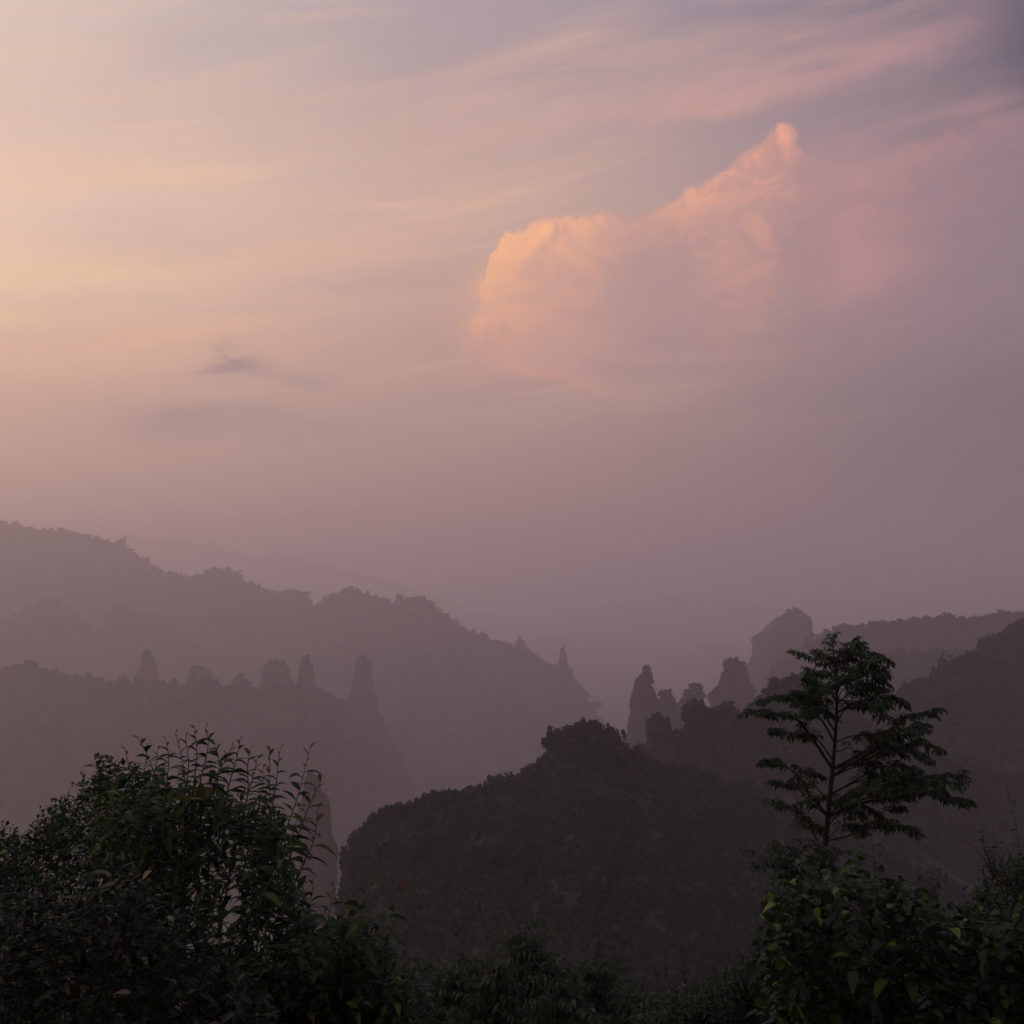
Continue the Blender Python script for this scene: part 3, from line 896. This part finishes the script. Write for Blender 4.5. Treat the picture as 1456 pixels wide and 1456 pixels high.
# lower left front: glossy leaved bush, its sheen painted as a few pale leaves
sh = [[(60, 1456, 7.2), (62, 1380, 7.1), (66, 1320, 7.0), (64, 1262, 7.0)], [(30, 1456, 7.2), (22, 1400, 7.1), (15, 1350, 7.0), (20, 1310, 7.0)],
      [(150, 1456, 7.3), (150, 1380, 7.2), (130, 1300, 7.1), (112, 1250, 7.1)], [(180, 1440, 7.3), (200, 1360, 7.2), (215, 1300, 7.1), (222, 1250, 7.1)]]
hull_pale = [(-120, 1290), (-40, 1262), (0, 1270), (30, 1250), (64, 1236), (90, 1262), (130, 1240), (160, 1215), (200, 1232), (235, 1270), (290, 1310), (330, 1370), (380, 1410)]
shoot_plant('glossy_bush', 'bush with glossy leaves, a few painted pale as sheen, at the bottom left corner', 'bush', gpt(110, 7.4), sh, 0.12, 0.042, 0.05, 0.35, M_LEAF_SHEEN, None, r=0.008,
            fill=hull_fill(hull_pale, 1520, 6.8, 8.6, 800, 0.34, 0.125, 0.042, 0.038, 0.3, T_LANCE, (120, 1480, 7.4), limbs=12, r=0.005))

# right of it: low arching shoots
sh = [[(450, 1440, 8.2), (495, 1370, 8.1), (540, 1320, 8.0), (566, 1285, 8.0), (574, 1262, 8.0)], [(430, 1420, 8.3), (475, 1340, 8.2), (515, 1285, 8.1), (532, 1252, 8.1)],
      [(450, 1420, 8.3), (462, 1350, 8.3), (468, 1300, 8.2), (474, 1262, 8.2)], [(410, 1420, 8.4), (428, 1340, 8.4), (440, 1290, 8.4), (446, 1250, 8.4)],
      [(460, 1456, 8.2), (505, 1400, 8.1), (545, 1350, 8.1), (560, 1310, 8.1)], [(440, 1450, 8.3), (485, 1370, 8.3), (500, 1320, 8.2), (505, 1272, 8.2)]]
hull_arch = [(290, 1385), (330, 1350), (380, 1345), (430, 1320), (470, 1305), (520, 1312), (550, 1345), (565, 1370), (590, 1420)]
shoot_plant('arching_shrub', 'low shrub with shoots arching right, each leaf hanging from its stem', 'shrub', gpt(450, 8.5), sh, 0.19, 0.062, 0.042, 0.42, M_LEAF_LONG, M_LEAF_NEW, r=0.006,
            fill=hull_fill(hull_arch, 1520, 7.9, 9.6, 640, 0.36, 0.15, 0.048, 0.038, 0.4, T_LANCE, (450, 1470, 8.4), limbs=8))

# ---- the slender tree with tiers of drooping compound leaves
def pinnate(Lp, St, p, d, length, n_pairs, ll, lw):
    d = norm(d)
    pts = smooth_path([p, p + d * length * .5 + [0, 0, .02], p + d * length - np.array([0, 0, length * .10])], 3)
    tube(St, pts, 0.0035, 0.0015, 4)
    pts = np.array(pts)
    k = n_pairs
    s = np.linspace(.12, 1, k)
    idx = s * (len(pts) - 1)
    Q = np.stack([np.interp(idx, np.arange(len(pts)), pts[:, a]) for a in range(3)], 1)
    T = norm(np.gradient(Q, axis=0))
    S = norm(np.cross(T, [0, 0, 1.0]))
    for sg in (-1, 1):
        Dv = norm(S * sg * 0.7 + T * 0.4 + np.array([0, 0, -.33]) + rng.normal(size=(k, 3)) * .24)
        Nv = norm(np.array([0, 0, 1.0]) + S * sg * .5 + rng.normal(size=(k, 3)) * .2)
        f = (0.65 + 0.5 * np.sin(np.pi * (0.15 + 0.75 * s))) * rng.uniform(.85, 1.15, k)
        leaves(Lp, Q, Dv, Nv, ll * f, lw * f, 0.35, T_SMALL, fold=.15)

def slender_tree():
    D = 14.0
    base = gpt(1166, D)
    t = empty('slender_tree', base, 'slender open tree with tiers of drooping compound leaves rising above the right bush', 'tree')
    tk = Part()
    trunk = smooth_path([base, P(1160, 1330, D), P(1172, 1215, D), P(1180, 1130, D), P(1186, 1070, D), P(1190, 1000, D), P(1187, 950, D), P(1183, 906, D)], 5)
    tube(tk, trunk, 0.044, 0.006, 8)
    tk.build('trunk', M_BARK, t, base, smooth=True)
    Lp, St = Part(), Part()
    tr = np.array(trunk)
    def at(py):
        pys = np.array([728 - FPX * ((q[2] * math.cos(PITCH) - q[1] * math.sin(PITCH)) / (q[1] * math.cos(PITCH) + q[2] * math.sin(PITCH))) for q in tr])
        return tr[np.argmin(abs(pys - py))]
    limbs = [
        (985, [(1200, 965), (1222, 945), (1240, 938)], -.7, .008), (975, [(1180, 950), (1170, 935), (1165, 925)], .5, .007), (965, [(1196, 940), (1210, 925), (1222, 916)], .5, .007), (1000, [(1200, 978), (1225, 970), (1248, 965)], .5, .009), (1010, [(1175, 990), (1165, 970), (1158, 960)], .4, .008), (1020, [(1205, 1005), (1228, 995), (1252, 1000)], -1.0, .009), (990, [(1190, 960), (1192, 940), (1196, 925)], .4, .007), (1030, [(1175, 1012), (1160, 1005), (1146, 1010)], -.9, .009), (1110, [(1215, 1090), (1250, 1078), (1285, 1060), (1310, 1052)], .8, .012), (1150, [(1200, 1135), (1225, 1122), (1250, 1120)], -1.0, .010), (1145, [(1220, 1128), (1265, 1120), (1300, 1128)], 1.1, .012),
        # start py, [(px,py)...], depth drift, thickness
        (1095, [(1150, 1045), (1128, 1020), (1100, 1012), (1064, 1009)], 0.25, .022), (1085, [(1160, 1050), (1135, 1042), (1112, 1038), (1098, 1034)], -.4, .012),
        (1060, [(1165, 1020), (1140, 998), (1115, 990), (1086, 990)], .5, .014), (1040, [(1160, 1000), (1140, 985), (1118, 985)], -.6, .012),
        (1160, [(1150, 1130), (1134, 1105), (1115, 1088), (1084, 1080)], .2, .020), (1165, [(1150, 1140), (1130, 1118), (1102, 1110)], -.5, .012),
        (1150, [(1165, 1125), (1150, 1105), (1140, 1092), (1155, 1096)], .4, .010),
        (1208, [(1158, 1190), (1146, 1165), (1128, 1150), (1106, 1141)], .1, .014), (1200, [(1160, 1180), (1150, 1170), (1162, 1172)], .4, .008),
        (1092, [(1220, 1074), (1248, 1055), (1290, 1020), (1336, 1008)], .3, .022), (1100, [(1220, 1080), (1256, 1060), (1300, 1040), (1338, 1056)], -.4, .020),
        (1095, [(1225, 1078), (1262, 1050), (1290, 1035), (1318, 1028)], .9, .014), (1060, [(1212, 1045), (1240, 1042), (1262, 1036)], -.6, .010),
        (1096, [(1230, 1082), (1270, 1062), (1300, 1066), (1322, 1072)], .1, .014), (1075, [(1210, 1062), (1216, 1066), (1222, 1070)], .3, .006),
        (1158, [(1230, 1140), (1290, 1130), (1330, 1124), (1386, 1134)], .2, .022), (1140, [(1220, 1130), (1270, 1112), (1320, 1104), (1376, 1096)], .7, .020),
        (1140, [(1225, 1118), (1260, 1104), (1310, 1096), (1342, 1110)], -.5, .018), (1130, [(1220, 1108), (1250, 1090), (1280, 1085), (1310, 1090)], 1.1, .014),
        (1150, [(1235, 1134), (1290, 1118), (1330, 1112), (1372, 1110)], -.9, .016), (1135, [(1215, 1112), (1250, 1100), (1290, 1098)], .3, .012),
        (1165, [(1200, 1140), (1225, 1140), (1250, 1150), (1280, 1146)], .4, .012), (1170, [(1198, 1150), (1210, 1150), (1222, 1152)], -.5, .008),
        (1205, [(1205, 1188), (1240, 1176), (1270, 1172), (1298, 1180)], .2, .012), (1190, [(1200, 1170), (1212, 1172), (1220, 1176)], .5, .007),
        (1200, [(1215, 1185), (1245, 1168), (1275, 1166), (1300, 1172)], -.5, .010),
        (1015, [(1215, 1000), (1245, 990), (1270, 988), (1284, 994)], .2, .014), (1010, [(1212, 1005), (1235, 1005), (1255, 1012)], -.6, .012),
        (1000, [(1210, 985), (1235, 975), (1255, 976)], .7, .010), (1020, [(1170, 1000), (1160, 985), (1150, 985)], .8, .009),
        (975, [(1212, 962), (1235, 958), (1254, 960)], -.2, .010), (965, [(1210, 950), (1235, 944), (1256, 948)], .3, .010),
        (950, [(1205, 935), (1225, 928), (1250, 928)], .0, .009), (955, [(1172, 940), (1158, 935), (1142, 928)], .1, .008),
        (975, [(1172, 960), (1160, 955), (1150, 958)], -.3, .008), (990, [(1175, 975), (1160, 972), (1152, 985)], .3, .009),
        (940, [(1200, 922), (1212, 912), (1216, 910)], .1, .006), (935, [(1180, 920), (1182, 910)], .0, .006),
        (1150, [(1175, 1135), (1168, 1130), (1158, 1136)], .6, .008), (1165, [(1192, 1145), (1205, 1132), (1215, 1135)], -.8, .010),
        (985, [(1195, 970), (1205, 960), (1212, 968)], -.8, .010), (1005, [(1182, 985), (1176, 972), (1172, 975)], -.9, .010),
        (960, [(1194, 945), (1200, 935), (1206, 930)], .6, .008),
    ]
    for sy, ends, drift, th in limbs:
        s = at(sy)
        pts = [s]
        for k, (x, y) in enumerate(ends):
            pts.append(P(1186 + (x - 1186) * 0.93, y + 5 * (k + 1) / len(ends), D + drift * (k + 1) / len(ends)))
        pth = smooth_path(pts, 4)
        b = Part()
        tube(b, pth, th, th * .25, 5)
        pa = np.array(pth)
        cum = np.concatenate([[0], np.cumsum(np.linalg.norm(np.diff(pa, axis=0), axis=1))])
        tot = cum[-1]
        n = max(4, int(tot * 0.72 / 0.055))
        for i, q in enumerate(np.linspace(.34 * tot, tot, n)):
            pt = np.array([np.interp(q, cum, pa[:, a]) for a in range(3)])
            tn = norm(np.array([np.interp(q, cum, np.gradient(pa[:, a], cum)) for a in range(3)]))
            sd_ = norm(np.cross(tn, [0, 0, 1.0])) * (1 if i % 2 else -1)
            fr = q / tot
            if rng.uniform() < (.16 if sy > 1020 else .0): continue
            dv = tn * (.45 + .9 * fr ** 3) + sd_ * rng.uniform(.3, 1.0) * (1 - .6 * fr ** 3) + np.array([0, 0, .16 + rng.normal() * .28])
            pinnate(Lp, b, pt, dv, rng.uniform(.14, .31) * (1 - .25 * fr) * (1.0 if sy > 1020 else 1.12), 8, 0.088, 0.033)
        b.build('branch', M_BARK, t, base, smooth=True)
    Lp.build('crown', M_LEAF_PINN, t, base)
slender_tree()

# ---- broad-leaved bush under it
hull_broad = [(1080, 1330), (1090, 1262), (1105, 1248), (1130, 1232), (1165, 1226), (1210, 1228), (1245, 1236), (1275, 1250), (1300, 1264), (1335, 1282), (1380, 1290), (1430, 1286), (1500, 1262), (1600, 1270)]
shoot_plant('broad_leaved_bush', 'broad-leaved yellow-green bush around the foot of the slender tree', 'bush', gpt(1290, 10), [], 0.15, .1, .08, .3, M_LEAF_BROAD, M_LEAF_NEW,
            fill=hull_fill(hull_broad, 1500, 9.2, 11.8, 1100, 0.36, 0.14, 0.095, 0.055, 0.35, T_HEART, (1280, 1450, 10.2), limbs=28, r=0.004, edge_bias=.5, up=.5))

def pinnate_bush(name, label, cat, px0, D, limbs, ll, lw, rl, dens, mat, group=None, trunk_px=None, pairs=8):
    base = gpt(px0, D)
    t = empty(name, base, label, cat, group)
    Lp, St, tk = Part(), Part(), Part()
    hub = limbs[0][0]
    hubw = wpt(hub)
    tube(tk, smooth_path([base, (base + hubw) / 2 + [.02, 0, 0], hubw], 4), 0.004 * D / 2, 0.003 * D / 2, 6)
    for lb in limbs:
        pa = np.array(smooth_path([wpt(q) for q in lb], 5))
        tube(tk, pa, 0.0016 * D / 2, 0.0004 * D / 2, 5)
        cum = np.concatenate([[0], np.cumsum(np.linalg.norm(np.diff(pa, axis=0), axis=1))]); tot = cum[-1]
        n = max(3, int(tot * .8 / dens))
        for i, q in enumerate(np.linspace(.22 * tot, tot, n)):
            pt = np.array([np.interp(q, cum, pa[:, a]) for a in range(3)])
            dv = norm(rng.normal(size=3) * [1, 1, .25] + [0, 0, .3])
            pinnate(Lp, tk, pt, dv, rl * rng.uniform(.7, 1.2), pairs, ll, lw)
    tk.build('trunk', M_BARK, t, base, smooth=True)
    Lp.build('crown', mat, t, base)
    return t

pinnate_bush('compound_leaved_bush', 'feathery bush at the left foot of the slender tree trunk', 'bush', 1130, 12.5,
             [[(1140, 1300, 12.5), (1125, 1250, 12.5), (1100, 1225, 12.4), (1085, 1218, 12.4)], [(1140, 1300, 12.5), (1130, 1240, 12.5), (1115, 1212, 12.5), (1108, 1198, 12.5)],
              [(1140, 1300, 12.5), (1145, 1240, 12.6), (1138, 1208, 12.6), (1130, 1200, 12.6)], [(1140, 1300, 12.5), (1160, 1245, 12.4), (1175, 1222, 12.4), (1192, 1214, 12.4)],
              [(1140, 1300, 12.5), (1150, 1240, 12.8), (1158, 1215, 12.8), (1162, 1205, 12.8)], [(1140, 1300, 12.5), (1120, 1275, 12.2), (1100, 1250, 12.2), (1090, 1240, 12.2)]],
             .09, .03, .24, .05, M_LEAF_PINN)

# paired-leaf sapling shoot in front of the slender tree
shoot_plant('sapling', 'thin sapling with a few large paired leaves right of the slender trunk', 'sapling', gpt(1243, 10.5),
            [[(1246, 1300, 10.5), (1243, 1250, 10.5), (1242, 1210, 10.5), (1236, 1172, 10.5)], [(1250, 1300, 10.6), (1252, 1260, 10.6), (1250, 1220, 10.6)]],
            0.17, 0.058, 0.085, 0.18, M_LEAF_DARK, None, r=0.006, start=.35)
# little spiky plant on the bush skyline
shoot_plant('spiky_shrub', 'little fan-shaped dark shrub on the skyline of the right bush', 'shrub', gpt(1326, 12), 
            [[(1326, 1300, 12), (1322 + dx * .5, 1265, 12), (1326 + dx, 1236 + abs(dx) * .5, 12 + dx * .01)] for dx in (-22, -14, -7, 0, 6, 12, 19)],
            0.09, 0.02, 0.02, 0.1, M_LEAF_DARK, None, r=0.004, start=.3)

# right edge tree and its shoots
hull_re = [(1384, 1262), (1392, 1236), (1398, 1214), (1412, 1206), (1430, 1212), (1450, 1216), (1480, 1205), (1530, 1190), (1600, 1200)]
shoot_plant('edge_tree', 'dark rounded small tree cut by the right edge of the view', 'tree', gpt(1480, 11.5),
            [[(1450, 1290, 11.5), (1452, 1230, 11.5), (1444, 1170, 11.5), (1432, 1122, 11.5)]], 0.10, 0.05, 0.075, 0.15, M_LEAF_DARK, M_LEAF_RED, r=0.006, start=.5,
            fill=hull_fill(hull_re, 1440, 11, 12.8, 800, 0.25, 0.08, 0.045, 0.03, 0.3, T_SMALL, (1470, 1340, 11.6), limbs=12, r=0.005))
shoot_plant('bare_twig_shrub', 'thin reddish twig with sparse leaves reaching left from the edge tree', 'shrub', gpt(1425, 11.2),
            [[(1425, 1290, 11.2), (1402, 1225, 11.2), (1372, 1195, 11.2), (1343, 1172, 11.2)], [(1425, 1290, 11.2), (1418, 1215, 11.2), (1400, 1196, 11.2), (1384, 1194, 11.2)]],
            0.06, 0.02, 0.09, 0.3, M_LEAF_RED, None, r=0.004, start=.5)

# low spread of small leaves left of the broad bush
hull_ls = [(900, 1436), (940, 1414), (990, 1398), (1030, 1378), (1060, 1362), (1085, 1350), (1110, 1330), (1150, 1320), (1200, 1330), (1260, 1340)]
shoot_plant('spreading_bush', 'low spreading bush of small leaves sloping down left of the broad-leaved bush', 'bush', gpt(1080, 14), [], .1, .04, .05, .3, M_LEAF_DARK, None,
            fill=hull_fill(hull_ls, 1520, 12.8, 15.8, 1300, 0.4, 0.12, 0.05, 0.04, 0.3, T_SMALL, (1090, 1450, 14), limbs=18, r=0.007))

# ---- trees further down the slope, bottom centre
def feather_tree(px, py, D, half, label, n=26, seed=0):
    limbs = []
    hub = (px, py + 190, D)
    mpp = D / FPX
    for k in range(n):
        a = rng.uniform(-1, 1)
        hgt = rng.uniform(0, 1) ** .8
        ex = px + a * half * (1 - .75 * (1 - hgt) if False else (.25 + .75 * hgt))
        ey = py + 4 + (130 * hgt) * (0.4 + .6 * abs(a)) + 6 * abs(a)
        dd = rng.uniform(-1, 1) * half * mpp * .8 * (.25 + .75 * hgt)
        limbs.append([hub, ((px + ex) / 2, (py + 150 + ey) / 2 + 20, D + dd * .5), ((px + 2 * ex) / 3, ey + 14, D + dd * .8), (ex, ey, D + dd)])
    limbs.append([hub, (px, py + 100, D), (px, py + 40, D), (px, py, D)])
    return pinnate_bush('slope_tree', label, 'tree', px, D, limbs, .16, .055, .55, .13, M_LEAF_DARK, group='feathery trees down the slope', pairs=7)
feather_tree(748, 1310, 26, 70, 'tallest feathery tree at the bottom centre with a pointed top')
feather_tree(654, 1342, 25, 55, 'feathery tree just left of the tallest one at the bottom centre')
feather_tree(846, 1352, 27, 52, 'pointed feathery tree just right of the tallest one at the bottom centre')
feather_tree(575, 1362, 23, 55, 'low feathery tree beside the arching shrub', n=22)
feather_tree(915, 1392, 26, 55, 'small rounded feathery tree in the dip left of the spreading bush', n=22)
feather_tree(700, 1365, 20, 60, 'feathery tree in front of the tallest one with its top lower in the view', n=24)
feather_tree(800, 1385, 19, 55, 'nearest low feathery tree at the bottom centre', n=24)
feather_tree(985, 1425, 22, 50, 'lowest feathery tree showing only its top at the bottom edge', n=18)

# ---- undergrowth
def undergrowth():
    n = 5200
    y = rng.uniform(5, 62, n) ; x = rng.uniform(-.62, .62, n) * (y + 6)
    base = np.array([(a, b, near_h(a, b)) for a, b in zip(x, y)])
    k = 9
    Q = np.repeat(base, k, axis=0) + rng.normal(size=(n * k, 3)) * [.25, .25, .25] + [0, 0, .45]
    Dv = randdir(n * k, .3)
    Lp = Part()
    sc = np.repeat(0.6 + y / 28, k)
    leaves(Lp, Q, Dv, norm(rng.normal(size=(n * k, 3)) * .5 + [0, 0, 1]), .2 * sc, .1 * sc, .3, T_SMALL)
    o = Lp.build('undergrowth', M_LEAF_DARK, None, (0, 0, 0))
    tag(o, kind='stuff')
undergrowth()

# ------------------------------------------------------------------ haze
SIGMA = 0.00029
def haze():
    x0, x1, y0, y1, z0, z1 = -19500, 19500, -19500, 19500, -620, 540
    V = [(x, y, z) for z in (z0, z1) for y in (y0, y1) for x in (x0, x1)]
    F = [(0, 2, 3, 1), (4, 5, 7, 6), (0, 1, 5, 4), (2, 6, 7, 3), (0, 4, 6, 2), (1, 3, 7, 5)]
    m = bpy.data.materials.new('haze')
    m.use_nodes = True
    t = m.node_tree
    t.nodes.clear()
    v = t.nodes.new('ShaderNodeVolumePrincipled')
    v.inputs['Color'].default_value = (0.985, 0.89, 0.92, 1)
    v.inputs['Density'].default_value = SIGMA
    v.inputs['Anisotropy'].default_value = 0.58
    out = t.nodes.new('ShaderNodeOutputMaterial')
    t.links.new(v.outputs[0], out.inputs['Volume'])
    o = link('haze', make_mesh('haze', V, F, m))
    tag(o, kind='stuff')
haze()
